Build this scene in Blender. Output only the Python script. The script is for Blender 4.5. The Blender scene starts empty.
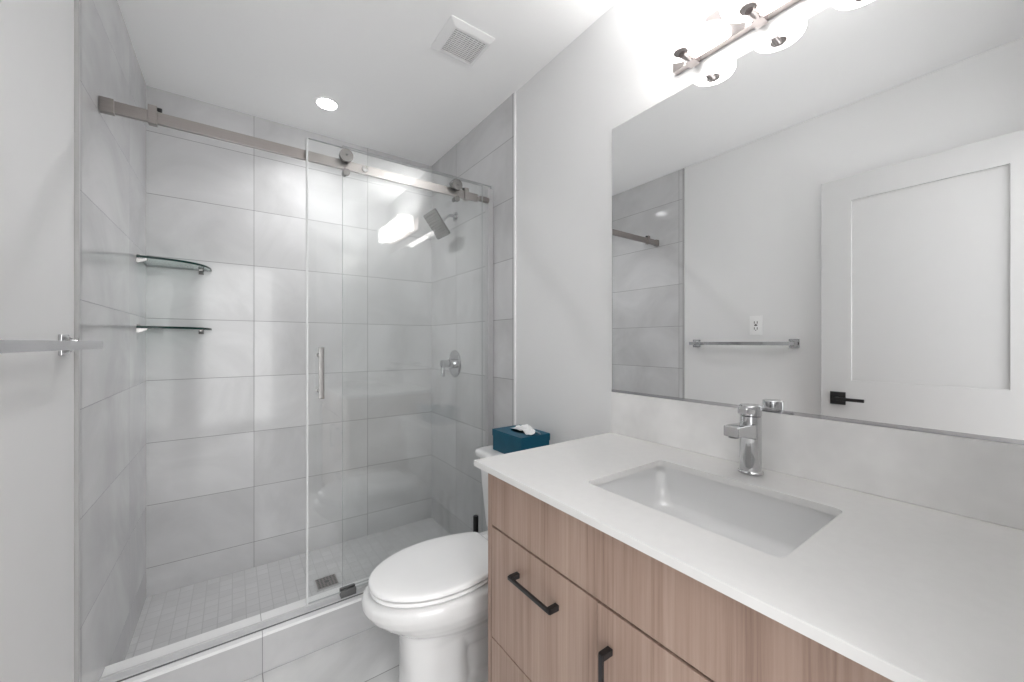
import bpy, bmesh, math, random
from mathutils import Vector, Matrix

random.seed(7)
scene = bpy.context.scene
COL = scene.collection
PI = math.pi

# ------------------------------------------------------------------ camera
F_PX, YAW, HOR = 388.4673, 0.6206, 342.5406
W, L, YB, H = 1.12, -0.3424, 2.5327, 2.4307     # right wall, left wall, back wall, ceiling
cam_d = bpy.data.cameras.new('camera')
cam = bpy.data.objects.new('camera', cam_d)
COL.objects.link(cam)
cam.location = (0, 0, 1.2)
cam.rotation_euler = (PI / 2, 0, -YAW)
cam_d.sensor_width = 36.0
cam_d.lens = F_PX * 36.0 / 1024
cam_d.shift_y = (HOR - 341.0) / 1024
cam_d.clip_start = 0.01
scene.camera = cam

# ------------------------------------------------------------------ world, light, exposure
wd = bpy.data.worlds.new('world')
scene.world = wd
wd.use_nodes = True
wd.node_tree.nodes['Background'].inputs[0].default_value = (1, 1, 1, 1)
wd.node_tree.nodes['Background'].inputs[1].default_value = 0.3
scene.view_settings.view_transform = 'Standard'
scene.view_settings.look = 'None'
scene.view_settings.gamma = 1.0
scene.view_settings.use_curve_mapping = False
scene.view_settings.exposure = 0.86
scene.cycles.use_denoising = True
scene.cycles.caustics_reflective = False
scene.cycles.caustics_refractive = False
scene.cycles.max_bounces = 14
scene.cycles.diffuse_bounces = 8
scene.cycles.glossy_bounces = 8
scene.cycles.transparent_max_bounces = 24
scene.cycles.sample_clamp_indirect = 6.0

SHADE_EMIT = 5.2        # opal shades of the vanity light
UP_W = 0.75              # bulb light leaving the open tops of the shades
DOWN_W = 2.3            # recessed shower downlight
HALL_FILL = 20.0         # added, unseen fill panel near the far end of the hall
HY = -1.6               # far end of the hall
HALL_W = 9.0            # added overhead fill light in the hall behind the camera


def lamp(name, kind, loc, power, size=0.1, rot=(0, 0, 0), spot=None, size_y=None, blend=0.5):
    d = bpy.data.lights.new(name, kind)
    d.energy = power
    if kind == 'AREA':
        d.shape = 'RECTANGLE' if size_y else 'DISK'
        d.size = size
        if size_y:
            d.size_y = size_y
    else:
        d.shadow_soft_size = size
    if kind == 'SPOT':
        d.spot_size = spot
        d.spot_blend = blend
    o = bpy.data.objects.new(name, d)
    COL.objects.link(o)
    o.location = loc
    o.rotation_euler = rot
    return o


lamp('shower_downlight_lamp', 'AREA', (0.387, 2.178, H - 0.012), DOWN_W, 0.085).data.spread = math.radians(130)
lamp('hall_top_fill', 'AREA', (0.1, -1.0, H - 0.03), HALL_W, 1.2, size_y=0.9)  # unseen area light, added to lift the room from the hall side
lamp('hall_fill_panel', 'AREA', (-0.08, HY + 0.15, 1.2), HALL_FILL, 1.1, (PI / 2, 0, 0), size_y=2.2)  # added fill aimed through the doorway, no window is built there


# ------------------------------------------------------------------ node helpers
def new_mat(name):
    m = bpy.data.materials.new(name)
    m.use_nodes = True
    nt = m.node_tree
    return m, nt, nt.nodes['Principled BSDF']


def nd(nt, typ, **kw):
    n = nt.nodes.new(typ)
    for k, v in kw.items():
        setattr(n, k, v)
    return n


def mth(nt, op, a, b=None):
    n = nd(nt, 'ShaderNodeMath', operation=op)
    for i, v in enumerate((a, b)):
        if v is None:
            continue
        if isinstance(v, (int, float)):
            n.inputs[i].default_value = v
        else:
            nt.links.new(v, n.inputs[i])
    return n.outputs[0]


def plain(name, col, rough=0.5, metal=0.0, noise=0.02, nscale=14.0, coat=0.0, bump=0.0, spec=0.5, stretch=None):
    """Solid colour with faint procedural variation."""
    m, nt, bs = new_mat(name)
    tc = nd(nt, 'ShaderNodeNewGeometry')
    nz = nd(nt, 'ShaderNodeTexNoise')
    nz.inputs['Scale'].default_value = nscale
    nz.inputs['Detail'].default_value = 3
    if stretch:
        mp = nd(nt, 'ShaderNodeMapping')
        mp.inputs['Scale'].default_value = stretch
        nt.links.new(tc.outputs['Position'], mp.inputs['Vector'])
        nt.links.new(mp.outputs[0], nz.inputs['Vector'])
    else:
        nt.links.new(tc.outputs['Position'], nz.inputs['Vector'])
    rp = nd(nt, 'ShaderNodeValToRGB')
    rp.color_ramp.elements[0].position = 0.3
    rp.color_ramp.elements[1].position = 0.7
    rp.color_ramp.elements[0].color = tuple(max(0, c * (1 - noise)) for c in col) + (1,)
    rp.color_ramp.elements[1].color = tuple(min(1, c * (1 + noise)) for c in col) + (1,)
    nt.links.new(nz.outputs['Fac'], rp.inputs[0])
    nt.links.new(rp.outputs[0], bs.inputs['Base Color'])
    bs.inputs['Roughness'].default_value = rough
    bs.inputs['Metallic'].default_value = metal
    bs.inputs['Coat Weight'].default_value = coat
    bs.inputs['Coat Roughness'].default_value = 0.05
    bs.inputs['Specular IOR Level'].default_value = spec
    if bump:
        bp = nd(nt, 'ShaderNodeBump')
        bp.inputs['Strength'].default_value = bump
        bp.inputs['Distance'].default_value = 0.002
        nt.links.new(nz.outputs['Fac'], bp.inputs['Height'])
        nt.links.new(bp.outputs[0], bs.inputs['Normal'])
    return m


def tile_mat(name, ua, va, u0, v0, w, h, col, grout, gw=0.0022, rough=0.09, vein=0.11, offset=0.0, vscale=2.2, spec=0.34):
    """Stone look porcelain tile: ua/va are world axes, u0/v0 a joint position on them."""
    m, nt, bs = new_mat(name)
    g = nd(nt, 'ShaderNodeNewGeometry')
    sp = nd(nt, 'ShaderNodeSeparateXYZ')
    nt.links.new(g.outputs['Position'], sp.inputs[0])
    u = mth(nt, 'ADD', sp.outputs['XYZ'.index(ua)], -u0 + 40 * w)
    v = mth(nt, 'ADD', sp.outputs['XYZ'.index(va)], -v0 + 40 * h)
    if offset:
        row = mth(nt, 'FLOOR', mth(nt, 'DIVIDE', v, h))
        u = mth(nt, 'ADD', u, mth(nt, 'MULTIPLY', row, offset))
    fu = mth(nt, 'MODULO', u, w)
    fv = mth(nt, 'MODULO', v, h)
    du = mth(nt, 'MINIMUM', fu, mth(nt, 'SUBTRACT', w, fu))
    dv = mth(nt, 'MINIMUM', fv, mth(nt, 'SUBTRACT', h, fv))
    dd = mth(nt, 'MINIMUM', du, dv)
    mr = nd(nt, 'ShaderNodeMapRange')
    mr.inputs['From Min'].default_value = gw * 0.45
    mr.inputs['From Max'].default_value = gw * 0.62
    nt.links.new(dd, mr.inputs['Value'])
    # per tile shift of the veining
    iu = mth(nt, 'FLOOR', mth(nt, 'DIVIDE', u, w))
    iv = mth(nt, 'FLOOR', mth(nt, 'DIVIDE', v, h))
    seed = mth(nt, 'ADD', mth(nt, 'MULTIPLY', iu, 3.7), mth(nt, 'MULTIPLY', iv, 9.1))
    cb = nd(nt, 'ShaderNodeCombineXYZ')
    nt.links.new(seed, cb.inputs[0])
    nt.links.new(seed, cb.inputs[1])
    ad = nd(nt, 'ShaderNodeVectorMath', operation='ADD')
    nt.links.new(g.outputs['Position'], ad.inputs[0])
    nt.links.new(cb.outputs[0], ad.inputs[1])
    n1 = nd(nt, 'ShaderNodeTexNoise')
    n1.inputs['Scale'].default_value = vscale
    n1.inputs['Detail'].default_value = 7
    n1.inputs['Roughness'].default_value = 0.58
    n1.inputs['Distortion'].default_value = 0.9
    nt.links.new(ad.outputs[0], n1.inputs['Vector'])
    rp = nd(nt, 'ShaderNodeValToRGB')
    rp.color_ramp.elements[0].position = 0.32
    rp.color_ramp.elements[1].position = 0.68
    rp.color_ramp.elements[0].color = tuple(c * (1 - vein) for c in col) + (1,)
    rp.color_ramp.elements[1].color = tuple(min(1, c * (1 + vein)) for c in col) + (1,)
    nt.links.new(n1.outputs['Fac'], rp.inputs[0])
    mx = nd(nt, 'ShaderNodeMixRGB')
    nt.links.new(mr.outputs[0], mx.inputs[0])
    mx.inputs[1].default_value = tuple(grout) + (1,)
    nt.links.new(rp.outputs[0], mx.inputs[2])
    nt.links.new(mx.outputs[0], bs.inputs['Base Color'])
    rr = nd(nt, 'ShaderNodeMapRange')
    rr.inputs['To Min'].default_value = 0.7
    rr.inputs['To Max'].default_value = rough
    nt.links.new(mr.outputs[0], rr.inputs['Value'])
    nt.links.new(rr.outputs[0], bs.inputs['Roughness'])
    bs.inputs['Specular IOR Level'].default_value = spec
    bp = nd(nt, 'ShaderNodeBump')
    bp.inputs['Strength'].default_value = 0.25
    bp.inputs['Distance'].default_value = 0.001
    nt.links.new(mr.outputs[0], bp.inputs['Height'])
    nt.links.new(bp.outputs[0], bs.inputs['Normal'])
    return m


def glass_mat(name, tint=(0.99, 0.995, 0.993), f0=0.04):
    m, nt, bs = new_mat(name)
    nt.nodes.remove(bs)
    out = nt.nodes['Material Output']
    g = nd(nt, 'ShaderNodeNewGeometry')
    dt = nd(nt, 'ShaderNodeVectorMath', operation='DOT_PRODUCT')
    nt.links.new(g.outputs['Normal'], dt.inputs[0])
    nt.links.new(g.outputs['Incoming'], dt.inputs[1])
    c = mth(nt, 'ABSOLUTE', dt.outputs['Value'])
    p = mth(nt, 'POWER', mth(nt, 'SUBTRACT', 1.0, c), 5.0)
    fr = mth(nt, 'ADD', mth(nt, 'MULTIPLY', p, 1 - f0), f0)
    tr = nd(nt, 'ShaderNodeBsdfTransparent')
    nz = nd(nt, 'ShaderNodeTexNoise')
    nz.inputs['Scale'].default_value = 3.0
    rp = nd(nt, 'ShaderNodeValToRGB')
    rp.color_ramp.elements[0].color = tuple(t * 0.992 for t in tint) + (1,)
    rp.color_ramp.elements[1].color = tuple(tint) + (1,)
    nt.links.new(g.outputs['Position'], nz.inputs['Vector'])
    nt.links.new(nz.outputs['Fac'], rp.inputs[0])
    nt.links.new(rp.outputs[0], tr.inputs[0])
    gl = nd(nt, 'ShaderNodeBsdfGlossy')
    gl.inputs['Roughness'].default_value = 0.0
    gl.inputs['Color'].default_value = (1, 1, 1, 1)
    mx = nd(nt, 'ShaderNodeMixShader')
    nt.links.new(fr, mx.inputs[0])
    nt.links.new(tr.outputs[0], mx.inputs[1])
    nt.links.new(gl.outputs[0], mx.inputs[2])
    nt.links.new(mx.outputs[0], out.inputs[0])
    return m


def emit_mat(name, col, strength):
    m, nt, bs = new_mat(name)
    nz = nd(nt, 'ShaderNodeTexNoise')
    nz.inputs['Scale'].default_value = 9
    rp = nd(nt, 'ShaderNodeValToRGB')
    rp.color_ramp.elements[0].color = tuple(c * 0.97 for c in col) + (1,)
    rp.color_ramp.elements[1].color = tuple(col) + (1,)
    nt.links.new(nz.outputs['Fac'], rp.inputs[0])
    nt.links.new(rp.outputs[0], bs.inputs['Emission Color'])
    bs.inputs['Base Color'].default_value = (0.8, 0.8, 0.8, 1)
    bs.inputs['Emission Strength'].default_value = strength
    bs.inputs['Roughness'].default_value = 0.25
    return m


def wood_mat(name):
    m, nt, bs = new_mat(name)
    g = nd(nt, 'ShaderNodeNewGeometry')
    mp = nd(nt, 'ShaderNodeMapping')
    mp.inputs['Scale'].default_value = (55, 55, 1.1)
    nt.links.new(g.outputs['Position'], mp.inputs['Vector'])
    fine = nd(nt, 'ShaderNodeTexNoise')
    fine.inputs['Scale'].default_value = 2.2
    fine.inputs['Detail'].default_value = 6
    fine.inputs['Roughness'].default_value = 0.62
    fine.inputs['Distortion'].default_value = 0.25
    nt.links.new(mp.outputs[0], fine.inputs['Vector'])
    mp2 = nd(nt, 'ShaderNodeMapping')
    mp2.inputs['Scale'].default_value = (11, 11, 0.5)
    nt.links.new(g.outputs['Position'], mp2.inputs['Vector'])
    broad = nd(nt, 'ShaderNodeTexNoise')
    broad.inputs['Scale'].default_value = 1.6
    broad.inputs['Detail'].default_value = 3
    nt.links.new(mp2.outputs[0], broad.inputs['Vector'])
    r1 = nd(nt, 'ShaderNodeValToRGB')
    e = r1.color_ramp.elements
    e[0].position, e[0].color = 0.30, (0.200, 0.127, 0.095, 1)
    e[1].position, e[1].color = 0.68, (0.443, 0.328, 0.266, 1)
    k = e.new(0.47)
    k.color = (0.345, 0.240, 0.191, 1)
    s = mth(nt, 'ADD', mth(nt, 'MULTIPLY', fine.outputs['Fac'], 0.55), mth(nt, 'MULTIPLY', broad.outputs['Fac'], 0.45))
    nt.links.new(s, r1.inputs[0])
    nt.links.new(r1.outputs[0], bs.inputs['Base Color'])
    bs.inputs['Roughness'].default_value = 0.48
    bp = nd(nt, 'ShaderNodeBump')
    bp.inputs['Strength'].default_value = 0.12
    bp.inputs['Distance'].default_value = 0.001
    nt.links.new(fine.outputs['Fac'], bp.inputs['Height'])
    nt.links.new(bp.outputs[0], bs.inputs['Normal'])
    return m


TILE = (0.60, 0.60, 0.605)
GROUT = (0.22, 0.22, 0.225)
M = {}
M['paint'] = plain('wall_paint', (0.80, 0.80, 0.80), 0.55, noise=0.008, nscale=3)
M['ceil'] = plain('ceiling_paint', (0.96, 0.96, 0.96), 0.7, noise=0.006, nscale=3)
M['tile_back'] = tile_mat('back_wall_tile', 'X', 'Z', 0.087, 0.117, 0.60, 0.30, TILE, GROUT)
M['tile_side'] = tile_mat('side_wall_tile', 'Y', 'Z', 2.163, 0.117, 0.60, 0.30, TILE, GROUT)
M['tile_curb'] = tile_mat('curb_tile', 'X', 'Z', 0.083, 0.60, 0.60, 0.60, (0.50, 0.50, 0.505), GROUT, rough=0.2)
M['tile_floor'] = tile_mat('floor_tile', 'Y', 'X', 1.42, 0.083, 0.30, 0.60, (0.66, 0.66, 0.66), (0.26, 0.26, 0.26), gw=0.003, rough=0.22)
M['mosaic'] = tile_mat('shower_mosaic', 'X', 'Y', -0.32, 2.53, 0.052, 0.052, (0.60, 0.60, 0.605), (0.46, 0.46, 0.463), gw=0.004, rough=0.25, vein=0.06)
M['splash'] = plain('backsplash_stone', (0.84, 0.832, 0.825), 0.2, noise=0.09, nscale=7)
M['quartz'] = plain('quartz', (0.74, 0.732, 0.722), 0.26, noise=0.012, nscale=60)
M['porcelain'] = plain('porcelain', (0.75, 0.75, 0.75), 0.08, noise=0.004, coat=0.4)
M['seat'] = plain('seat_plastic', (0.88, 0.88, 0.88), 0.16, noise=0.004)
M['chrome'] = plain('chrome', (0.60, 0.60, 0.61), 0.07, 1.0, noise=0.01)
M['nickel'] = plain('brushed_nickel', (0.33, 0.305, 0.292), 0.30, 1.0, noise=0.04, nscale=8, stretch=(2, 30, 60))
M['plate'] = plain('polished_nickel', (0.60, 0.55, 0.54), 0.10, 1.0, noise=0.02)
M['alu'] = plain('aluminium', (0.52, 0.52, 0.525), 0.42, 0.4, noise=0.02)
M['track'] = plain('anodised_track', (0.62, 0.62, 0.625), 0.45, 0.2, noise=0.02)
M['satin'] = plain('satin_nickel', (0.22, 0.215, 0.21), 0.25, 1.0, noise=0.03)
M['trim'] = plain('grey_trim', (0.42, 0.42, 0.42), 0.4, noise=0.01)
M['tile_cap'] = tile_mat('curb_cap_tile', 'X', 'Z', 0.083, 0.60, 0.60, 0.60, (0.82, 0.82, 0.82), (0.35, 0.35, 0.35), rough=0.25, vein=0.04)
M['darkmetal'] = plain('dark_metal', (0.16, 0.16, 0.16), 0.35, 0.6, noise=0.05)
M['black'] = plain('matte_black', (0.012, 0.012, 0.013), 0.38, noise=0.1)
M['wood'] = wood_mat('light_wood')
M['inside'] = plain('cabinet_inside', (0.05, 0.032, 0.022), 0.7, noise=0.05)  # darkened to paint in the shade behind the gaps of the fronts
M['mirror'] = plain('mirror_silver', (0.93, 0.935, 0.935), 0.0, 1.0, noise=0.002)
M['glass'] = glass_mat('clear_glass')
M['edge'] = plain('glass_edge', (0.48, 0.50, 0.50), 0.15, noise=0.02)
M['shelf_edge'] = plain('green_glass_edge', (0.006, 0.030, 0.026), 0.25, noise=0.05, spec=0.25)
M['shelf_glass'] = glass_mat('shelf_glass', (0.86, 0.93, 0.91), 0.05)
M['seal'] = plain('clear_seal', (0.60, 0.61, 0.61), 0.3, noise=0.02)
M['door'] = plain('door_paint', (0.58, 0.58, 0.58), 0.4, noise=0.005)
M['white'] = plain('white_plastic', (0.88, 0.88, 0.88), 0.4, noise=0.01)
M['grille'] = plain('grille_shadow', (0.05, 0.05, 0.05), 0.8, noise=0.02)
M['slot'] = plain('socket_slot', (0.10, 0.10, 0.10), 0.5, noise=0.02)
M['teal'] = plain('teal_card', (0.001, 0.075, 0.130), 0.45, noise=0.08, nscale=20, spec=0.3)
M['tissue'] = plain('tissue_paper', (0.85, 0.85, 0.85), 0.9, noise=0.02)
M['shade'] = emit_mat('opal_shade', (1.0, 0.97, 0.94), SHADE_EMIT)
M['lens'] = emit_mat('downlight_lens', (1, 1, 1), 12.0)


# ------------------------------------------------------------------ mesh helpers
def box(bm, x0, x1, y0, y1, z0, z1, bev=0.0, seg=2):
    r = bmesh.ops.create_cube(bm, size=1.0)
    vs = r['verts']
    bmesh.ops.scale(bm, vec=(x1 - x0, y1 - y0, z1 - z0), verts=vs)
    bmesh.ops.translate(bm, vec=((x0 + x1) / 2, (y0 + y1) / 2, (z0 + z1) / 2), verts=vs)
    if bev:
        es = list({e for v in vs for e in v.link_edges})
        r2 = bmesh.ops.bevel(bm, geom=es, offset=bev, segments=seg, profile=0.5, affect='EDGES')
        return list({v for f in r2['faces'] for v in f.verts} | {v for v in vs if v.is_valid})
    return vs


def cyl(bm, p, q, r, r2=None, seg=32, bev=0.0):
    p, q = Vector(p), Vector(q)
    d = q - p
    rot = d.to_track_quat('Z', 'Y').to_matrix().to_4x4()
    mat = Matrix.Translation((p + q) / 2) @ rot
    res = bmesh.ops.create_cone(bm, cap_ends=True, segments=seg, radius1=r, radius2=r if r2 is None else r2, depth=d.length, matrix=mat)
    if bev:
        es = [e for e in {e for v in res['verts'] for e in v.link_edges} if any(len(f.verts) > 4 for f in e.link_faces)]
        bmesh.ops.bevel(bm, geom=es, offset=bev, segments=2, profile=0.5, affect='EDGES')


def loft(bm, rings, cap0=True, cap1=True):
    rv = [[bm.verts.new(p) for p in r] for r in rings]
    n = len(rings[0])
    for a, b in zip(rv, rv[1:]):
        for i in range(n):
            bm.faces.new((a[i], a[(i + 1) % n], b[(i + 1) % n], b[i]))
    if cap0:
        bm.faces.new(list(reversed(rv[0])))
    if cap1:
        bm.faces.new(rv[-1])
    return rv


def tube(bm, pts, r, seg=14):
    pts = [Vector(p) for p in pts]
    rings = []
    up = Vector((0, 0, 1))
    for i, p in enumerate(pts):
        t = (pts[min(i + 1, len(pts) - 1)] - pts[max(i - 1, 0)]).normalized()
        a = t.cross(up)
        if a.length < 1e-3:
            a = t.cross(Vector((0, 1, 0)))
        a.normalize()
        b = a.cross(t).normalized()
        rr = r[i] if isinstance(r, (list, tuple)) else r
        rings.append([p + rr * (math.cos(2 * PI * k / seg) * a + math.sin(2 * PI * k / seg) * b) for k in range(seg)])
    loft(bm, rings)


def lathe(bm, prof, cx, cy, seg=40):
    """prof: (radius, z) from bottom to top, closed at both ends"""
    rings = [[(cx + r * math.cos(2 * PI * k / seg), cy + r * math.sin(2 * PI * k / seg), z) for k in range(seg)] for r, z in prof]
    loft(bm, rings)


def rrect(x0, x1, y0, y1, r, z, n=6):
    pts = []
    for cx, cy, a0 in ((x1 - r, y1 - r, 0), (x0 + r, y1 - r, 90), (x0 + r, y0 + r, 180), (x1 - r, y0 + r, 270)):
        for k in range(n + 1):
            a = math.radians(a0 + 90 * k / n)
            pts.append((cx + r * math.cos(a), cy + r * math.sin(a), z))
    return pts


def obj(name, bm, mat, parent=None, smooth=True, mats=None, angle=35):
    bmesh.ops.recalc_face_normals(bm, faces=bm.faces)
    off, q = Vector((0, 0, 0)), parent
    while q is not None:
        off += q.location
        q = q.parent
    bmesh.ops.translate(bm, vec=-off, verts=bm.verts)
    me = bpy.data.meshes.new(name)
    bm.to_mesh(me)
    bm.free()
    for m in (mats or [mat]):
        me.materials.append(m)
    if smooth:
        for p in me.polygons:
            p.use_smooth = True
        me.set_sharp_from_angle(angle=math.radians(angle))
    o = bpy.data.objects.new(name, me)
    COL.objects.link(o)
    if smooth and name != 'bowl':
        wn = o.modifiers.new('weighted_normals', 'WEIGHTED_NORMAL')
        wn.keep_sharp = True
    if parent is not None:
        o.parent = parent
    return o


def bx(name, dims, mat, parent=None, bev=0.0, seg=2):
    bm = bmesh.new()
    box(bm, *dims, bev=bev, seg=seg)
    return obj(name, bm, mat, parent)


def thing(name, label, cat, loc=(0, 0, 0), group=None):
    o = bpy.data.objects.new(name, None)
    o.empty_display_size = 0.05
    COL.objects.link(o)
    o.location = loc
    o['label'] = label
    o['category'] = cat
    if group:
        o['group'] = group
    return o


def tag(o, label, cat, group=None):
    o['label'] = label
    o['category'] = cat
    if group:
        o['group'] = group
    return o


def struct(o, label=None, cat=None):
    o['kind'] = 'structure'
    if label:
        o['label'] = label
        o['category'] = cat
    return o


def dup(root, delta, label):
    """copy of a thing, its parts and their sub-parts, moved by delta"""
    r = root.copy()
    COL.objects.link(r)
    r.location = root.location + Vector(delta)
    r['label'] = label
    for ch in root.children:
        c = ch.copy()
        COL.objects.link(c)
        c.parent = r
        for g in ch.children:
            d = g.copy()
            COL.objects.link(d)
            d.parent = c
    return r


# ================================================================== THE ROOM
WP = W + 0.005                      # painted plane of the right wall (tile and mirror stand proud)
LP = L - 0.006                      # painted plane of the left wall
YT_R, YT_L = 1.548, 1.535           # front ends of the shower tile
YF = -0.03                          # inner face of the doorway wall

struct(bx('floor', (-1.0, 1.30, HY, 1.68, -0.10, 0.0), M['tile_floor']), 'light grey rectangular floor tiles in front of the shower', 'floor')
struct(bx('shower_floor', (LP, WP, 1.68, YB + 0.02, -0.12, -0.02), M['mosaic']), 'small square grey mosaic tiles on the shower floor', 'floor')
struct(bx('ceiling', (-1.0, 1.30, HY, YB + 0.1, H, H + 0.1), M['ceil']), 'flat white painted ceiling', 'ceiling')

o = struct(bx('wall_right', (WP, WP + 0.1, YF - 0.12, YB + 0.1, -0.1, H), M['paint']), 'pale grey painted wall carrying the mirror and the light', 'wall')
bx('shower_tile', (W, WP, YT_R, YB, -0.05, H), M['tile_side'], o)
o = struct(bx('wall_left', (LP - 0.1, LP, YF - 0.12, YB + 0.1, -0.1, H), M['paint']), 'pale grey painted wall carrying the towel bar', 'wall')
bx('shower_tile', (LP, L, YT_L, YB, -0.05, H), M['tile_side'], o)
struct(bx('wall_back', (LP, WP, YB, YB + 0.1, -0.12, H), M['tile_back']), 'large grey stone-look tiles across the back of the shower', 'wall')
bm = bmesh.new()
DX0, DX1, DZ = -0.315, 0.475, 2.05   # doorway the camera stands in
box(bm, LP, DX0, YF - 0.12, YF, 0, H)
box(bm, DX1, WP, YF - 0.12, YF, 0, H)
box(bm, DX0, DX1, YF - 0.12, YF, DZ, H)
struct(obj('wall_front', bm, M['paint'], smooth=False), 'painted wall with the doorway behind the viewer', 'wall')
bm = bmesh.new()
box(bm, -1.0, 1.3, HY - 0.1, HY, 0, H)
box(bm, -1.1, -1.0, HY, YF - 0.02, 0, H)
box(bm, 1.3, 1.4, HY, YF - 0.02, 0, H)
box(bm, -1.0, LP - 0.1, YF - 0.12, YF - 0.02, 0, H)
box(bm, WP + 0.1, 1.3, YF - 0.12, YF - 0.02, 0, H)
struct(obj('wall_hall', bm, M['paint'], smooth=False), 'plain painted walls of the hall outside', 'wall')
bm = bmesh.new()
box(bm, DX0, DX0 + 0.015, YF - 0.12, YF, 0, DZ)
box(bm, DX1 - 0.015, DX1, YF - 0.12, YF, 0, DZ)
box(bm, DX0, DX1, YF - 0.12, YF, DZ - 0.015, DZ)
box(bm, DX1 - 0.005, DX1 + 0.06, YF, YF + 0.012, 0, DZ + 0.06, 0.003)
box(bm, DX0, DX1 + 0.06, YF, YF + 0.012, DZ, DZ + 0.06, 0.003)
struct(obj('trim_3', bm, M['door']), 'white door casing of the doorway', 'trim')
struct(bx('trim_1', (LP, L + 0.003, YT_L - 0.011, YT_L, 0, H), M['trim'], bev=0.001), 'metal edge strip ending the tile on the left wall', 'trim')
struct(bx('trim_2', (W - 0.003, WP, YT_R - 0.009, YT_R, 0, H), M['white'], bev=0.001), 'thin edge strip ending the tile on the right wall', 'trim')
struct(bx('baseboard_right', (WP - 0.013, WP, 0.945, YT_R - 0.01, 0, 0.10), M['door'], bev=0.003), 'white baseboard behind the toilet', 'baseboard')
struct(bx('baseboard_left', (LP, LP + 0.013, 0.74, YT_L - 0.012, 0, 0.10), M['door'], bev=0.003), 'white baseboard under the towel bar', 'baseboard')

# curb of the shower
CY0, CY1, CZ = 1.672, 1.797, 0.145
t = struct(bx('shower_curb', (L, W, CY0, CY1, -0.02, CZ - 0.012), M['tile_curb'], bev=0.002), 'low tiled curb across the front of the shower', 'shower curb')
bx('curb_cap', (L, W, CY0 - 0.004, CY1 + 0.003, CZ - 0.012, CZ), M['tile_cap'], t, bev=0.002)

# door folded back against the left wall
def build_door():
    dx0, dx1, y0, y1 = -0.305, -0.270, -0.022, 0.717
    z0, z1 = 0.012, 2.033
    bm = bmesh.new()
    xs = dx1 - 0.010
    panels = ((0.105, 0.594, 1.011, 1.912), (0.105, 0.594, 0.26, 0.81))
    box(bm, dx0, xs, y0, y1, z0, z1)
    box(bm, xs, dx1, panels[0][1], y1, z0, z1, 0.0015)
    box(bm, xs, dx1, y0, panels[0][0], z0, z1, 0.0015)
    for a, b in ((z0, 0.26), (0.81, 1.011), (1.912, z1)):
        box(bm, xs, dx1 - 0.0001, panels[0][0] - 0.002, panels[0][1] + 0.002, a, b, 0.0015)
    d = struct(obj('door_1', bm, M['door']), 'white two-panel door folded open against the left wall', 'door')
    h = bx('door_handle', (dx1, dx1 + 0.008, 0.615, 0.677, 0.885, 0.949), M['black'], d, bev=0.001)
    bm = bmesh.new()
    cyl(bm, (dx1 + 0.008, 0.648, 0.917), (dx1 + 0.05, 0.648, 0.917), 0.009)
    box(bm, dx1 + 0.042, dx1 + 0.052, 0.535, 0.658, 0.909, 0.925, 0.002)
    obj('lever', bm, M['black'], h)
    bx('latch_plate', (dx0 + 0.006, dx1 - 0.006, y1, y1 + 0.0015, 0.89, 0.945), M['black'], d)
    for z in (0.25, 1.02, 1.80):
        bm = bmesh.new()
        cyl(bm, (dx1 + 0.004, y0 - 0.002, z), (dx1 + 0.004, y0 - 0.002, z + 0.09), 0.006)
        obj('hinge', bm, M['black'], d)


build_door()

# ================================================================== SHOWER ENCLOSURE
GD0, GD1 = 1.706, 1.716          # sliding door glass
RY0, RY1 = 1.728, 1.742          # rail
GF0, GF1 = 1.748, 1.758          # fixed glass
RZ0, RZ1 = 1.925, 1.963


def glass_panel(name, x0, x1, y0, y1, z0, z1, parent, mat='glass', edge='edge', ew=0.0015):
    """pane with its four thin ground edges as a second material"""
    bm = bmesh.new()
    box(bm, x0, x1, y0, y1, z0, z1)
    bm.faces.ensure_lookup_table()
    for f in bm.faces:
        f.normal_update()
        f.material_index = 0 if abs(f.normal.y) > 0.9 else 1
    return obj(name, bm, None, parent, smooth=False, mats=[M[mat], M[edge]])


# fixed panel with its wall channel
fp = thing('fixed_glass_panel', 'fixed clear glass shower panel set in the right wall channel', 'glass panel', (0.74, 1.753, 0.165))
glass_panel('glass_pane', 0.372, W - 0.006, GF0, GF1, 0.160, 2.032, fp)
bx('wall_channel', (W - 0.032, W, 1.737, 1.769, CZ + 0.004, 2.012), M['alu'], fp, bev=0.001)

# rail
rl = thing('shower_rail', 'brushed nickel bar across the top of the shower', 'shower rail', (0.39, 1.735, 1.943))
bx('bar', (L + 0.012, W - 0.100, RY0, RY1, RZ0, RZ1), M['nickel'], rl, bev=0.001)
bx('wall_bracket', (L, L + 0.034, 1.722, 1.748, RZ0 - 0.003, RZ1 + 0.003), M['nickel'], rl, bev=0.002)
bm = bmesh.new()
cyl(bm, (W - 0.105, 1.735, 1.944), (W - 0.036, 1.735, 1.944), 0.011)
cyl(bm, (W - 0.088, 1.731, 1.944), (W - 0.036, 1.731, 1.944), 0.015, bev=0.003)
obj('wall_connector', bm, M['nickel'], rl)
for x in (-0.219, 0.952):
    bm = bmesh.new()
    box(bm, x - 0.011, x + 0.011, RY0 - 0.008, RY1 + 0.004, RZ0 - 0.006, RZ1 + 0.016, 0.001)
    s = obj('stop', bm, M['nickel'], rl)
    bx('bumper', (x + (0.011 if x < 0 else -0.024), x + (0.024 if x < 0 else -0.011), RY0 - 0.003, RY0 + 0.007, RZ1 + 0.003, RZ1 + 0.014), M['black'], s, bev=0.002)
for x in (0.456, ):
    bm = bmesh.new()
    cyl(bm, (x, RY0 - 0.011, 1.944), (x, RY0, 1.944), 0.013, bev=0.002)
    cyl(bm, (x, RY1, 1.944), (x, GF0 - 0.0003, 1.944), 0.014)
    obj('glass_connector', bm, M['satin'], rl)

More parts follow.
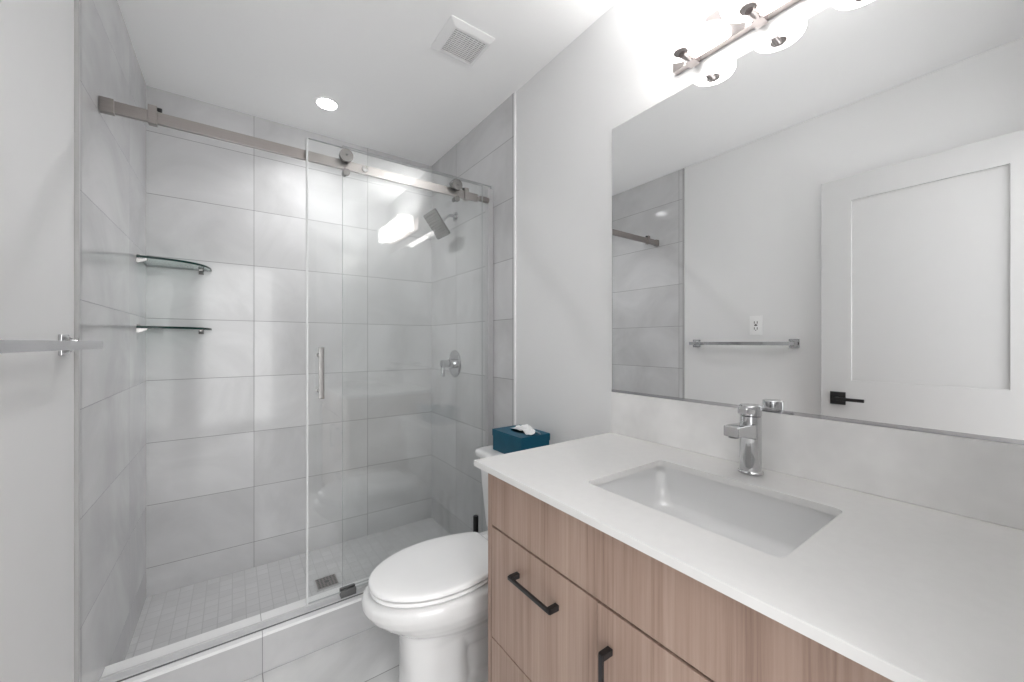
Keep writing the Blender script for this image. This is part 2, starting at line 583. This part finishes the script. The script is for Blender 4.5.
# sliding door
sd = thing('sliding_shower_door', 'sliding clear glass shower door with round rollers and bar handle', 'shower door', (0.64, 1.711, 0.172))
glass_panel('glass_pane', 0.236, 1.035, GD0, GD1, 0.172, 2.004, sd)
bx('edge_seal', (0.229, 0.236, GD0 - 0.002, GD1 + 0.002, 0.172, 2.004), M['seal'], sd, bev=0.001)
for x in (0.376, 0.886):
    bm = bmesh.new()
    cyl(bm, (x, GD0 - 0.012, 1.971), (x, GD0, 1.971), 0.0265, bev=0.001)
    cyl(bm, (x, GD1, 1.984), (x, RY1 + 0.002, 1.984), 0.020)
    r = obj('roller', bm, M['satin'], sd)
    bm = bmesh.new()
    cyl(bm, (x, GD0 - 0.013, 1.971), (x, GD0 - 0.0115, 1.971), 0.004)
    obj('axle_pin', bm, M['darkmetal'], r)
    bm = bmesh.new()
    cyl(bm, (x, GD0 - 0.010, 1.903), (x, GD0, 1.903), 0.014, bev=0.002)
    cyl(bm, (x, GD1, 1.908), (x, RY1, 1.908), 0.010)
    obj('guard_pin', bm, M['satin'], sd)
bm = bmesh.new()
hx = 0.276
box(bm, hx - 0.0095, hx + 0.0095, GD0 - 0.052, GD0 - 0.036, 0.981, 1.182, 0.002)
hb = obj('handle', bm, M['satin'], sd)
for z in (1.010, 1.150):
    bm = bmesh.new()
    cyl(bm, (hx, GD0 - 0.037, z), (hx, GD0, z), 0.007)
    cyl(bm, (hx, GD0 - 0.003, z), (hx, GD0, z), 0.010)
    obj('standoff', bm, M['satin'], hb)
bm = bmesh.new()
for z in (1.010, 1.150):
    cyl(bm, (hx, GD1, z), (hx, GD1 + 0.006, z), 0.008)
obj('handle_nuts', bm, M['chrome'], sd)

# threshold
tk = thing('threshold_track', 'low metal track with dark guide block on the shower curb', 'shower track', (0.39, 1.73, CZ))
bm = bmesh.new()
box(bm, L, W - 0.033, 1.694, 1.736, CZ, CZ + 0.004, 0.0005)
box(bm, L, W - 0.033, 1.694, 1.697, CZ, CZ + 0.008)
box(bm, L, W - 0.033, 1.732, 1.736, CZ, CZ + 0.008)
box(bm, 0.372, W - 0.033, 1.744, 1.762, CZ, CZ + 0.003)
obj('track', bm, M['track'], tk)
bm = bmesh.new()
box(bm, L, W - 0.033, 1.6915, 1.6938, CZ, CZ + 0.004)  # dark strip standing in for the shadow line along the track's front edge
obj('track_shadow_line', bm, M['darkmetal'], tk)
bm = bmesh.new()
box(bm, 0.355, 0.415, 1.698, 1.7045, CZ + 0.004, CZ + 0.036, 0.002)
box(bm, 0.355, 0.415, 1.7175, 1.730, CZ + 0.004, CZ + 0.036, 0.002)
box(bm, 0.355, 0.415, 1.698, 1.730, CZ + 0.004, CZ + 0.012, 0.002)
obj('guide_block', bm, M['darkmetal'], tk)

# ================================================================== SHOWER FITTINGS
# corner shelves
def shelf_outline(a, z, n=18, e=2.5, inset=0.0):
    pts = [(L + 0.002, YB - 0.002, z)]
    for k in range(n + 1):
        t_ = PI / 2 * k / n
        pts.append((L + 0.002 + (a - inset) * math.sin(t_) ** (2 / e), YB - 0.002 - (a - inset) * math.cos(t_) ** (2 / e), z))
    return pts


SZ = 1.267
sh = thing('corner_shelf', 'lower curved glass corner shelf in the shower, level with the towel bar', 'shelf', (L + 0.1, YB - 0.1, SZ), 'glass corner shelves')
bm = bmesh.new()
loft(bm, [shelf_outline(0.246, SZ - 0.005), shelf_outline(0.246, SZ + 0.005)])
bm.normal_update()
for f in bm.faces:
    f.material_index = 0 if abs(f.normal.z) > 0.9 else 1
obj('glass_shelf', bm, None, sh, mats=[M['shelf_glass'], M['shelf_edge']], angle=40)
bm = bmesh.new()
loft(bm, [[(L, 2.297, SZ - 0.024), (L, 2.319, SZ - 0.024), (L, 2.319, SZ - 0.0055), (L, 2.297, SZ - 0.0055)],
          [(L + 0.010, 2.298, SZ - 0.023), (L + 0.010, 2.318, SZ - 0.023), (L + 0.010, 2.318, SZ - 0.0055), (L + 0.010, 2.298, SZ - 0.0055)],
          [(L + 0.034, 2.301, SZ - 0.010), (L + 0.034, 2.315, SZ - 0.010), (L + 0.034, 2.315, SZ - 0.0055), (L + 0.034, 2.301, SZ - 0.0055)]])
box(bm, L, L + 0.010, 2.299, 2.317, SZ + 0.0055, SZ + 0.011, 0.001)
obj('bracket', bm, M['satin'], sh)
bm = bmesh.new()
bX = -0.137
loft(bm, [[(bX - .011, YB, SZ - 0.024), (bX + .011, YB, SZ - 0.024), (bX + .011, YB, SZ - 0.0055), (bX - .011, YB, SZ - 0.0055)],
          [(bX - .010, YB - 0.010, SZ - 0.023), (bX + .010, YB - 0.010, SZ - 0.023), (bX + .010, YB - 0.010, SZ - 0.0055), (bX - .010, YB - 0.010, SZ - 0.0055)],
          [(bX - .007, YB - 0.034, SZ - 0.010), (bX + .007, YB - 0.034, SZ - 0.010), (bX + .007, YB - 0.034, SZ - 0.0055), (bX - .007, YB - 0.034, SZ - 0.0055)]])
box(bm, bX - .009, bX + .009, YB - 0.010, YB, SZ + 0.0055, SZ + 0.011, 0.001)
obj('bracket', bm, M['satin'], sh)
dup(sh, (0, 0, 0.303), 'upper curved glass corner shelf in the shower')

# shower head
hd = thing('overhead_shower', 'square chrome shower head on a curved arm', 'shower head', (W, 2.165, 1.98))
bm = bmesh.new()
cyl(bm, (W - 0.006, 2.165, 1.98), (W, 2.165, 1.98), 0.030, bev=0.002)
cyl(bm, (W - 0.016, 2.165, 1.98), (W - 0.005, 2.165, 1.98), 0.016)
obj('flange', bm, M['chrome'], hd)
n_ = Vector((-0.80, 0, -0.60)).normalized()      # spray direction
hc = Vector((0.990, 2.165, 1.910))
e1 = Vector((0, 1, 0))
e2 = n_.cross(e1).normalized()
bm = bmesh.new()
p0, p3 = Vector((W - 0.01, 2.165, 1.98)), hc - n_ * 0.028
p1, p2 = p0 + Vector((-0.05, 0, 0.012)), p3 - n_ * 0.045
pts = [(1 - s) ** 3 * p0 + 3 * (1 - s) ** 2 * s * p1 + 3 * (1 - s) * s * s * p2 + s ** 3 * p3 for s in [i / 14 for i in range(15)]]
tube(bm, pts, 0.0095)
obj('arm', bm, M['chrome'], hd)
bm = bmesh.new()
hs = 0.082
rings = []
for d0, k in ((-0.008, 0.93), (-0.006, 1.0), (0.004, 1.0), (0.006, 0.96)):
    rings.append([hc + n_ * d0 + e1 * (p[0] * k) + e2 * (p[1] * k) for p in rrect(-hs, hs, -hs, hs, 0.006, 0, 4)])
loft(bm, rings)
cyl(bm, hc - n_ * 0.008, hc - n_ * 0.032, 0.022, 0.014)
h = obj('head', bm, M['satin'], hd)
bm = bmesh.new()
for i in range(9):
    for j in range(9):
        c = hc + n_ * 0.006 + e1 * (i - 4) * 0.0155 + e2 * (j - 4) * 0.0155
        cyl(bm, c, c + n_ * 0.002, 0.0026, seg=8)
obj('nozzles', bm, M['darkmetal'], h)

# mixing valve
vc = Vector((W, 2.178, 1.070))
vt = thing('shower_valve', 'round chrome shower valve with a drop lever', 'shower valve', vc)
bm = bmesh.new()
cyl(bm, (W - 0.004, vc.y, vc.z), (W, vc.y, vc.z), 0.083, seg=48, bev=0.001)
cyl(bm, (W - 0.010, vc.y, vc.z), (W - 0.003, vc.y, vc.z), 0.070, 0.080, seg=48)
obj('plate', bm, M['chrome'], vt)
bm = bmesh.new()
cyl(bm, (W - 0.046, vc.y, vc.z), (W - 0.008, vc.y, vc.z), 0.027, 0.030, bev=0.002)
obj('hub', bm, M['chrome'], vt)
bm = bmesh.new()
cyl(bm, (W - 0.092, vc.y, vc.z), (W - 0.046, vc.y, vc.z), 0.023, bev=0.002)
box(bm, W - 0.092, W - 0.072, vc.y - 0.009, vc.y + 0.009, vc.z - 0.078, vc.z - 0.010, 0.003)
obj('lever', bm, M['chrome'], vt)

# floor drain
dr = thing('shower_drain', 'square metal drain in the shower floor', 'drain', (0.383, 2.157, -0.02))
bx('frame', (0.328, 0.438, 2.102, 2.212, -0.022, -0.017), M['alu'], dr, bev=0.001)
g = bx('grate', (0.336, 0.430, 2.110, 2.204, -0.018, -0.0155), M['nickel'], dr, bev=0.001)
bm = bmesh.new()
for i in range(6):
    for j in range(6):
        if 2 <= i <= 3 and 2 <= j <= 3:
            continue
        cyl(bm, (0.346 + i * 0.0148, 2.120 + j * 0.0148, -0.0158), (0.346 + i * 0.0148, 2.120 + j * 0.0148, -0.0150), 0.0048, seg=12)
cyl(bm, (0.383, 2.157, -0.0158), (0.383, 2.157, -0.0150), 0.012, seg=20)
obj('holes', bm, M['darkmetal'], g)

# ================================================================== CEILING
cl = thing('recessed_ceiling_light', 'small round recessed light in the shower ceiling, lit', 'ceiling light', (0.387, 2.178, H))
bm = bmesh.new()
lathe(bm, [(0.030, H - 0.001), (0.046, H - 0.0055), (0.052, H - 0.006), (0.058, H - 0.003), (0.058, H)], 0.387, 2.178)
obj('trim_ring', bm, M['white'], cl)
bm = bmesh.new()
lathe(bm, [(0.0445, H - 0.0085), (0.0455, H - 0.0075), (0.0455, H - 0.004)], 0.387, 2.178)
obj('lens', bm, M['lens'], cl)
VX0, VX1, VY0, VY1 = 0.663, 0.860, 1.318, 1.512
cv = thing('ceiling_vent', 'white square exhaust fan grille on the ceiling', 'vent', ((VX0 + VX1) / 2, (VY0 + VY1) / 2, H))
GX0, GX1, GY0, GY1 = 0.699, 0.841, 1.351, 1.490
bm = bmesh.new()
oz, iz = H - 0.003, H - 0.012
rg = [rrect(VX0, VX1, VY0, VY1, 0.006, H), rrect(VX0, VX1, VY0, VY1, 0.006, oz), rrect(GX0 - 0.012, GX1 + 0.012, GY0 - 0.012, GY1 + 0.012, 0.004, iz),
      rrect(GX0, GX1, GY0, GY1, 0.002, iz), rrect(GX0, GX1, GY0, GY1, 0.002, H - 0.001)]
loft(bm, rg, cap0=False, cap1=False)
obj('frame', bm, M['white'], cv)
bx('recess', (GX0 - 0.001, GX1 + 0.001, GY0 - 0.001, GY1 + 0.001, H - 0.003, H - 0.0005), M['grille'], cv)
bm = bmesh.new()
nsl = 14
for i in range(nsl):
    y = GY0 + (i + 0.5) * (GY1 - GY0) / nsl
    box(bm, GX0, GX1, y - 0.0021, y + 0.0021, iz + 0.001, iz + 0.004)
for i in range(1, 8):
    x = GX0 + i * (GX1 - GX0) / 8
    box(bm, x - 0.001, x + 0.001, GY0, GY1, iz + 0.002, iz + 0.005)
obj('slats', bm, M['white'], cv, smooth=False)

# ================================================================== LEFT WALL
tb = thing('towel_bar', 'flat chrome towel bar on the left wall', 'towel bar', (LP, 1.15, 1.194))
bx('bar', (L + 0.052, L + 0.062, 0.845, 1.452, 1.184, 1.204), M['chrome'], tb, bev=0.001)
for y in (0.863, 1.434):
    bm = bmesh.new()
    box(bm, LP, LP + 0.007, y - 0.026, y + 0.026, 1.168, 1.220, 0.0015)
    rings = []
    for x, hy_, hz_ in ((LP + 0.006, 0.020, 0.022), (LP + 0.018, 0.012, 0.014), (LP + 0.034, 0.010, 0.0105), (L + 0.054, 0.010, 0.0100)):
        rings.append([(x, y - hy_, 1.194 - hz_), (x, y + hy_, 1.194 - hz_), (x, y + hy_, 1.194 + hz_), (x, y - hy_, 1.194 + hz_)])
    loft(bm, rings)
    obj('post', bm, M['chrome'], tb)
ol = thing('wall_outlet', 'white electrical outlet plate on the left wall above the towel bar', 'outlet', (LP, 1.06, 1.305))
bx('plate', (LP, LP + 0.006, 1.024, 1.096, 1.247, 1.363), M['white'], ol, bev=0.002)
bm = bmesh.new()
box(bm, LP + 0.005, LP + 0.008, 1.043, 1.077, 1.272, 1.338, 0.001)
ins = obj('insert', bm, M['white'], ol)
bm = bmesh.new()
for z in (1.287, 1.323):
    box(bm, LP + 0.0075, LP + 0.0088, 1.050, 1.054, z - 0.008, z + 0.006)
    box(bm, LP + 0.0075, LP + 0.0088, 1.066, 1.070, z - 0.008, z + 0.006)
    cyl(bm, (LP + 0.0075, 1.060, z - 0.012), (LP + 0.0088, 1.060, z - 0.012), 0.003, seg=12)
box(bm, LP + 0.0075, LP + 0.0088, 1.052, 1.068, 1.301, 1.309)
obj('slots', bm, M['slot'], ins)

# ================================================================== VANITY
XF, XV = 0.543, 0.572
ZT, ZU = 0.873, 0.857
VY_L, VY_R = 0.915, -0.004
va = thing('vanity_cabinet', 'light wood vanity cabinet under the white counter', 'cabinet', ((XV + W) / 2, 0.455, 0))
bx('side_panel', (XV, WP - 0.002, VY_L - 0.018, VY_L, 0.0, ZU), M['wood'], va, bev=0.0008)
bx('side_panel', (XV, WP - 0.002, VY_R, VY_R + 0.018, 0.0, ZU), M['wood'], va, bev=0.0008)
bm = bmesh.new()
box(bm, XV + 0.020, WP - 0.01, VY_R + 0.018, VY_L - 0.018, 0.095, 0.110)
box(bm, WP - 0.02, WP - 0.008, VY_R + 0.018, VY_L - 0.018, 0.11, ZU)
box(bm, XV + 0.022, XV + 0.036, VY_R + 0.018, VY_L - 0.018, 0.69, 0.72)
box(bm, XV + 0.022, XV + 0.30, 0.509, 0.525, 0.11, 0.70)
box(bm, XV + 0.022, XV + 0.036, VY_R + 0.018, VY_L - 0.018, 0.38, 0.41)
obj('carcass', bm, M['inside'], va, smooth=False)
bx('toe_kick', (XV + 0.06, XV + 0.075, VY_R + 0.018, VY_L - 0.018, 0.0, 0.095), M['wood'], va)
bx('false_front', (XV, XV + 0.018, VY_R + 0.020, VY_L - 0.0195, 0.7032, ZU - 0.002), M['wood'], va, bev=0.0008)
YS = 0.517


def pull(parent, p, axis):
    """square black bar pull; p is its centre on the front, axis 'Y' or 'Z'"""
    bm = bmesh.new()
    Lh = 0.077
    if axis == 'Y':
        box(bm, XV - 0.029, XV - 0.022, p[0] - Lh, p[0] + Lh, p[1] - 0.0042, p[1] + 0.0042, 0.0008)
        for s in (-1, 1):
            y = p[0] + s * (Lh - 0.006)
            box(bm, XV - 0.026, XV, y - 0.006, y + 0.006, p[1] - 0.006, p[1] + 0.006, 0.0008)
    else:
        box(bm, XV - 0.029, XV - 0.022, p[0] - 0.0042, p[0] + 0.0042, p[1] - Lh, p[1] + Lh, 0.0008)
        for s in (-1, 1):
            z = p[1] + s * (Lh - 0.006)
            box(bm, XV - 0.026, XV, p[0] - 0.006, p[0] + 0.006, z - 0.006, z + 0.006, 0.0008)
    return obj('handle', bm, M['black'], parent)


d1 = bx('drawer', (XV, XV + 0.018, YS + 0.0006, VY_L - 0.0195, 0.3985, 0.6978), M['wood'], va, bev=0.0008)
pull(d1, (0.702, 0.625), 'Y')
d2 = bx('drawer', (XV, XV + 0.018, YS + 0.0006, VY_L - 0.0195, 0.098, 0.3955), M['wood'], va, bev=0.0008)
pull(d2, (0.702, 0.327), 'Y')
dr_ = bx('door', (XV, XV + 0.018, VY_R + 0.020, YS - 0.0006, 0.098, 0.6972), M['wood'], va, bev=0.0008)
pull(dr_, (0.484, 0.553), 'Z')

# countertop with cut-out
SX0, SX1, SY0, SY1 = 0.672, 0.969, 0.240, 0.641


def counter():
    bm = bmesh.new()
    outer = [(XF, YF + 0.003), (WP - 0.001, YF + 0.003), (WP - 0.001, 0.942), (XF, 0.942)]
    inner = [(p[0], p[1]) for p in rrect(SX0, SX1, SY0, SY1, 0.016, 0, 7)]
    allr = []
    for z in (ZT, ZU):
        lo = [bm.verts.new((x, y, z)) for x, y in outer]
        li = [bm.verts.new((x, y, z)) for x, y in inner]
        es = [bm.edges.new((a, b)) for a, b in zip(lo, lo[1:] + lo[:1])] + [bm.edges.new((a, b)) for a, b in zip(li, li[1:] + li[:1])]
        bmesh.ops.triangle_fill(bm, use_beauty=True, use_dissolve=False, edges=es)
        allr.append((lo, li))
    for k in (0, 1):
        a, b = allr[0][k], allr[1][k]
        for i in range(len(a)):
            j = (i + 1) % len(a)
            bm.faces.new((a[i], a[j], b[j], b[i]))
    rim = [e for e in bm.edges if len(e.link_faces) == 2 and abs(e.verts[0].co.z - ZT) < 1e-5 and abs(e.verts[1].co.z - ZT) < 1e-5
           and any(abs(f.calc_center_median().z - ZT) > 1e-3 for f in e.link_faces)]
    bmesh.ops.recalc_face_normals(bm, faces=bm.faces)
    bmesh.ops.bevel(bm, geom=rim, offset=0.0015, segments=2, profile=0.5, affect='EDGES')
    return bm


tag(obj('countertop', counter(), M['quartz'], angle=30), 'white quartz countertop with a rectangular sink opening', 'countertop')
sk = thing('sink', 'white rectangular undermount sink in the counter', 'sink', ((SX0 + SX1) / 2, (SY0 + SY1) / 2, 0.72))
bm = bmesh.new()
rg = []
for z, i, r in ((ZU - 0.0005, -0.020, 0.045), (ZU - 0.0005, -0.010, 0.022), (0.840, -0.009, 0.023), (0.800, -0.004, 0.026), (0.770, 0.004, 0.032),
                (0.758, 0.014, 0.044), (0.750, 0.028, 0.045), (0.745, 0.060, 0.05), (0.742, 0.11, 0.03)):
    rg.append(rrect(SX0 + i, SX1 - i, SY0 + i, SY1 - i, r, z, 7))
loft(bm, rg, cap0=False)
o2 = []
for z, i, r in ((ZU - 0.0005, -0.020, 0.045), (ZU - 0.012, -0.020, 0.045), (0.835, -0.013, 0.043), (0.770, -0.008, 0.05), (0.735, 0.02, 0.05), (0.730, 0.08, 0.03)):
    o2.append(rrect(SX0 + i, SX1 - i, SY0 + i, SY1 - i, r, z, 7))
loft(bm, o2, cap0=False)
bmesh.ops.remove_doubles(bm, verts=bm.verts, dist=1e-5)
obj('basin', bm, M['porcelain'], sk, angle=60)
bm = bmesh.new()
lathe(bm, [(0.010, 0.7425), (0.022, 0.7425), (0.024, 0.744), (0.022, 0.7455), (0.014, 0.7455), (0.013, 0.7475)], 0.84, 0.44)
obj('drain', bm, M['chrome'], sk)

# faucet
fc = thing('faucet', 'chrome single-lever faucet behind the sink', 'faucet', (1.056, 0.452, ZT))
fx, fy = 1.054, 0.445
bm = bmesh.new()
lathe(bm, [(0.0265, ZT), (0.0280, ZT + 0.002), (0.0280, ZT + 0.006), (0.0250, ZT + 0.008), (0.0240, ZT + 0.010), (0.0235, ZT + 0.142), (0.0225, ZT + 0.1435)], fx, fy)
obj('body', bm, M['chrome'], fc)
bm = bmesh.new()
rings = []
for x, zc, hz_, hy_ in ((fx - 0.005, 0.979, 0.020, 0.0195), (fx - 0.04, 0.984, 0.0165, 0.0185), (fx - 0.07, 0.988, 0.0140, 0.018), (fx - 0.100, 0.990, 0.0125, 0.0175), (fx - 0.102, 0.990, 0.0105, 0.016)):
    rings.append([(x, fy + p[0], zc + p[1]) for p in rrect(-hy_, hy_, -hz_, hz_, 0.004, 0, 3)])
loft(bm, rings)
sp = obj('spout', bm, M['chrome'], fc)
bm = bmesh.new()
cyl(bm, (fx - 0.088, fy, 0.974), (fx - 0.088, fy, 0.979), 0.011)
obj('aerator', bm, M['darkmetal'], sp)
bm = bmesh.new()
lathe(bm, [(0.0225, ZT + 0.1445), (0.0242, ZT + 0.1455), (0.0242, ZT + 0.169), (0.0225, ZT + 0.171)], fx, fy)
rings = []
for x, zc, hz_, hy_ in ((fx, 1.033, 0.009, 0.020), (fx - 0.026, 1.033, 0.0085, 0.016), (fx - 0.042, 1.032, 0.0075, 0.012), (fx - 0.044, 1.032, 0.006, 0.010)):
    rings.append([(x, fy + p[0], zc + p[1]) for p in rrect(-hy_, hy_, -hz_, hz_, 0.003, 0, 3)])
loft(bm, rings)
obj('lever', bm, M['chrome'], fc)

# backsplash, mirror
tag(bx('backsplash', (W - 0.004, WP, YF + 0.002, 0.941, ZT + 0.0005, 1.021), M['splash'], bev=0.001), 'pale stone tile backsplash between counter and mirror', 'backsplash')
mi = thing('wall_mirror', 'large frameless wall mirror above the backsplash', 'mirror', (W, 0.45, 1.5))
bx('mirror_glass', (W, WP, YF + 0.004, 0.939, 1.0265, 1.977), M['mirror'], mi)
bm = bmesh.new()
box(bm, W - 0.0035, W - 0.001, YF + 0.004, 0.939, 1.0215, 1.0290)
box(bm, W - 0.0035, WP, YF + 0.004, 0.939, 1.0215, 1.0260)
obj('bottom_channel', bm, M['chrome'], mi, smooth=False)

# vanity light
vl = thing('vanity_light', 'three-shade wall light above the mirror, lit', 'wall light', (WP, 0.44, 2.09))
bx('backplate', (W - 0.018, WP, 0.192, 0.688, 2.034, 2.135), M['plate'], vl, bev=0.002)
for y in (0.618, 0.440, 0.262):
    ax = 1.030
    bm = bmesh.new()
    box(bm, ax + 0.042, W - 0.010, y - 0.014, y + 0.014, 2.016, 2.034, 0.002)
    cyl(bm, (ax + 0.045, y, 2.024), (ax + 0.004, y, 2.021), 0.0105)
    a = obj('arm', bm, M['plate'], vl)
    bm = bmesh.new()
    lathe(bm, [(0.012, 2.019), (0.018, 2.020), (0.0195, 2.022), (0.0195, 2.028), (0.017, 2.030)], ax, y)
    obj('socket_cup', bm, M['plate'], a)
    bm = bmesh.new()
    prof = [(0.020, 2.029), (0.050, 2.031), (0.058, 2.034), (0.0615, 2.040), (0.0620, 2.048), (0.0620, 2.130), (0.0600, 2.134)]
    lathe(bm, prof, ax, y, 48)
    obj('shade', bm, M['shade'], vl)
    # light leaving the open top of the shade
    lamp('shade_uplight', 'AREA', (ax, y, 2.138), UP_W, 0.10, (PI, 0, 0)).data.spread = math.radians(140)

# ================================================================== TOILET
TY = 1.252


def egg(stations, z, n=12):
    """closed outline from (x, halfwidth) stations, mirrored about TY, resampled smoothly"""
    up = [(x, h_ * 0.965) for x, h_ in stations]
    pts = [(x, TY + h_, z) for x, h_ in up] + [(x, TY - h_, z) for x, h_ in reversed(up) if h_ > 1e-6]
    return pts


def ell(xf, xb, hw, z, n=40, ef=2.0, eb=2.6, mid=0.52):
    """egg-like ring: front half elliptical, back half squarer"""
    xm = xf + (xb - xf) * mid
    pts = []
    for k in range(n):
        a = 2 * PI * k / n
        c, s = math.cos(a), math.sin(a)
        e = ef if c < 0 else eb
        rx = (xm - xf) if c < 0 else (xb - xm)
        px = xm + rx * math.copysign(abs(c) ** (2 / e), c)
        py = TY + hw * math.copysign(abs(s) ** (2 / e), s)
        pts.append((px, py, z))
    return pts


to = thing('toilet', 'white two-piece toilet beside the vanity', 'toilet', (0.75, TY, 0))
bm = bmesh.new()
loft(bm, [ell(.56, .86, .07, .15), ell(.50, .88, .090, .205), ell(.460, .88, .116, .240), ell(.415, .885, .143, .272), ell(.376, .885, .163, .303),
          ell(.342, .885, .178, .335), ell(.324, .885, .183, .362), ell(.323, .885, .184, .384), ell(.331, .88, .179, .394), ell(.356, .88, .168, .397)])
loft(bm, [ell(.440, .70, .100, 0.0, mid=.5, ef=2.8), ell(.445, .69, .094, .02, mid=.5, ef=2.8), ell(.450, .68, .088, .12, mid=.5, ef=2.8), ell(.447, .69, .090, .21, mid=.5, ef=2.6), ell(.440, .73, .11, .265, mid=.5)])
loft(bm, [ell(.52, 1.03, .105, 0.0, mid=.5, ef=3, eb=4), ell(.52, 1.03, .100, .02, mid=.5, ef=3, eb=4), ell(.53, 1.02, .068, .045, mid=.5, ef=3, eb=4), ell(.54, 1.01, .064, .20, mid=.5), ell(.56, 1.02, .085, .29, mid=.5), ell(.60, 1.04, .12, .34, mid=.5)])
loft(bm, [rrect(.80, 1.085, TY - .15, TY + .15, .05, .300), rrect(.78, 1.098, TY - .178, TY + .178, .05, .335), rrect(.78, 1.100, TY - .18, TY + .18, .05, .386), rrect(.785, 1.095, TY - .175, TY + .175, .05, .392)])
b = obj('bowl', bm, M['porcelain'], to)
md = b.modifiers.new('fuse', 'REMESH')
md.mode = 'VOXEL'
md.voxel_size = 0.0055
md.use_smooth_shade = True
sm = b.modifiers.new('soften', 'SMOOTH')
sm.factor = 0.5
sm.iterations = 10


def lid_ring(z, s=0.0):
    st = [(.347, 0.0), (.3485, .022), (.355, .047), (.368, .074), (.39, .101), (.42, .125), (.46, .148), (.51, .165), (.56, .172), (.61, .1725), (.66, .167), (.71, .156), (.755, .141), (.785, .127), (.797, .119), (.802, .108), (.803, .05)]
    cx = .58
    out = []
    for x, h_ in st:
        k = 1 - s / max(0.1, math.hypot(x - cx, h_))
        out.append((cx + (x - cx) * k, h_ * k))
    return egg(out, z)


bm = bmesh.new()
loft(bm, [lid_ring(.3985, .012), lid_ring(.400, .004), lid_ring(.405, .001), lid_ring(.410, .002), lid_ring(.413, .006)])
obj('seat', bm, M['seat'], to, angle=50)
bm = bmesh.new()
loft(bm, [lid_ring(.4195, .005), lid_ring(.4205, -.0005), lid_ring(.428, -.001), lid_ring(.433, .002), lid_ring(.4365, .009), lid_ring(.4385, .03), lid_ring(.440, .08)])
obj('lid', bm, M['seat'], to, angle=50)
for s in (-1, 1):
    bm = bmesh.new()
    box(bm, .795, .835, TY + s * .075 - .018, TY + s * .075 + .018, .394, .424, .004)
    obj('hinge', bm, M['seat'], to)
bm = bmesh.new()
loft(bm, [rrect(.897, 1.090, TY - .205, TY + .205, .03, .393), rrect(.887, 1.098, TY - .212, TY + .212, .035, .41), rrect(.875, 1.102, TY - .228, TY + .228, .035, .60), rrect(.868, 1.103, TY - .234, TY + .234, .035, .702)])
tkk = obj('tank', bm, M['porcelain'], to, angle=50)
bm = bmesh.new()
loft(bm, [rrect(.866, 1.106, TY - .238, TY + .238, .03, .702), rrect(.856, 1.110, TY - .247, TY + .247, .035, .708), rrect(.854, 1.111, TY - .249, TY + .249, .035, .722), rrect(.859, 1.109, TY - .244, TY + .244, .035, .731), rrect(.875, 1.10, TY - .23, TY + .23, .03, .735)])
obj('tank_lid', bm, M['porcelain'], to, angle=50)

# tissue box on the tank
tx = thing('tissue_box', 'teal tissue box with a white tissue on the toilet tank', 'tissue box', (.98, 1.32, .7355))
bm = bmesh.new()
BX0, BX1, BY0, BY1, BZ0, BZ1 = 0.913, 1.062, 1.215, 1.425, .7355, .825
box(bm, BX0 + .002, BX1 - .002, BY0 + .002, BY1 - .002, BZ0, BZ1 - .02, .001)
obj('box_base', bm, M['teal'], tx)
bm = bmesh.new()
nseg = 32
hole, outr = [], []
hc_ = ((BX0 + BX1) / 2, (BY0 + BY1) / 2)
for k in range(nseg):
    a = 2 * PI * k / nseg
    c, s = math.cos(a), math.sin(a)
    hole.append((hc_[0] + .030 * c, hc_[1] + .060 * s))
    m_ = max(abs(c), abs(s))
    outr.append((hc_[0] + (BX1 - BX0) / 2 * c / m_, hc_[1] + (BY1 - BY0) / 2 * s / m_))
rv = loft(bm, [[(x, y, BZ1 - .004) for x, y in hole], [(x, y, BZ1) for x, y in hole], [(x, y, BZ1) for x, y in outr], [(x, y, BZ1 - .028) for x, y in outr]], cap0=False, cap1=False)
obj('box_lid', bm, M['teal'], tx, angle=25)
# crumpled tissue
bm = bmesh.new()
nu, nv = 22, 14
gv = []
for i in range(nu + 1):
    row = []
    for j in range(nv + 1):
        u, v = i / nu * 2 - 1, j / nv * 2 - 1
        x = hc_[0] + .012 + .026 * v + .010 * math.sin(2.6 * u + 1.0) + .003 * math.sin(6 * v + 3 * u)
        y = hc_[1] - .026 + .070 * u + .005 * math.sin(4 * v)
        z = BZ1 + .004 + .020 * (1 - abs(v) ** 1.5) * (0.65 + 0.35 * math.sin(2.2 * u + 1.6)) + .003 * math.sin(6 * u + 4 * v) + .0012 * math.sin(13 * u - 7 * v)
        z = max(z, BZ1 + .001)
        row.append(bm.verts.new((x, y, z)))
    gv.append(row)
for i in range(nu):
    for j in range(nv):
        bm.faces.new((gv[i][j], gv[i + 1][j], gv[i + 1][j + 1], gv[i][j + 1]))
ts = obj('tissue', bm, M['tissue'], tx, angle=180)
md = ts.modifiers.new('thickness', 'SOLIDIFY')
md.thickness = 0.0008
md.offset = 0

# toilet brush in the corner behind the toilet
tbx, tby = .915, 1.57
br = thing('toilet_brush', 'toilet brush with a black handle behind the toilet', 'toilet brush', (tbx, tby, 0))
bm = bmesh.new()
lathe(bm, [(.040, 0), (.042, .004), (.043, .12), (.041, .124), (.016, .126), (.014, .130)], tbx, tby)
obj('holder', bm, M['black'], br)
bm = bmesh.new()
lathe(bm, [(.008, .125), (.0075, .28), (.0125, .30), (.0125, .391), (.0105, .394)], tbx, tby, 20)
obj('handle', bm, M['black'], br)
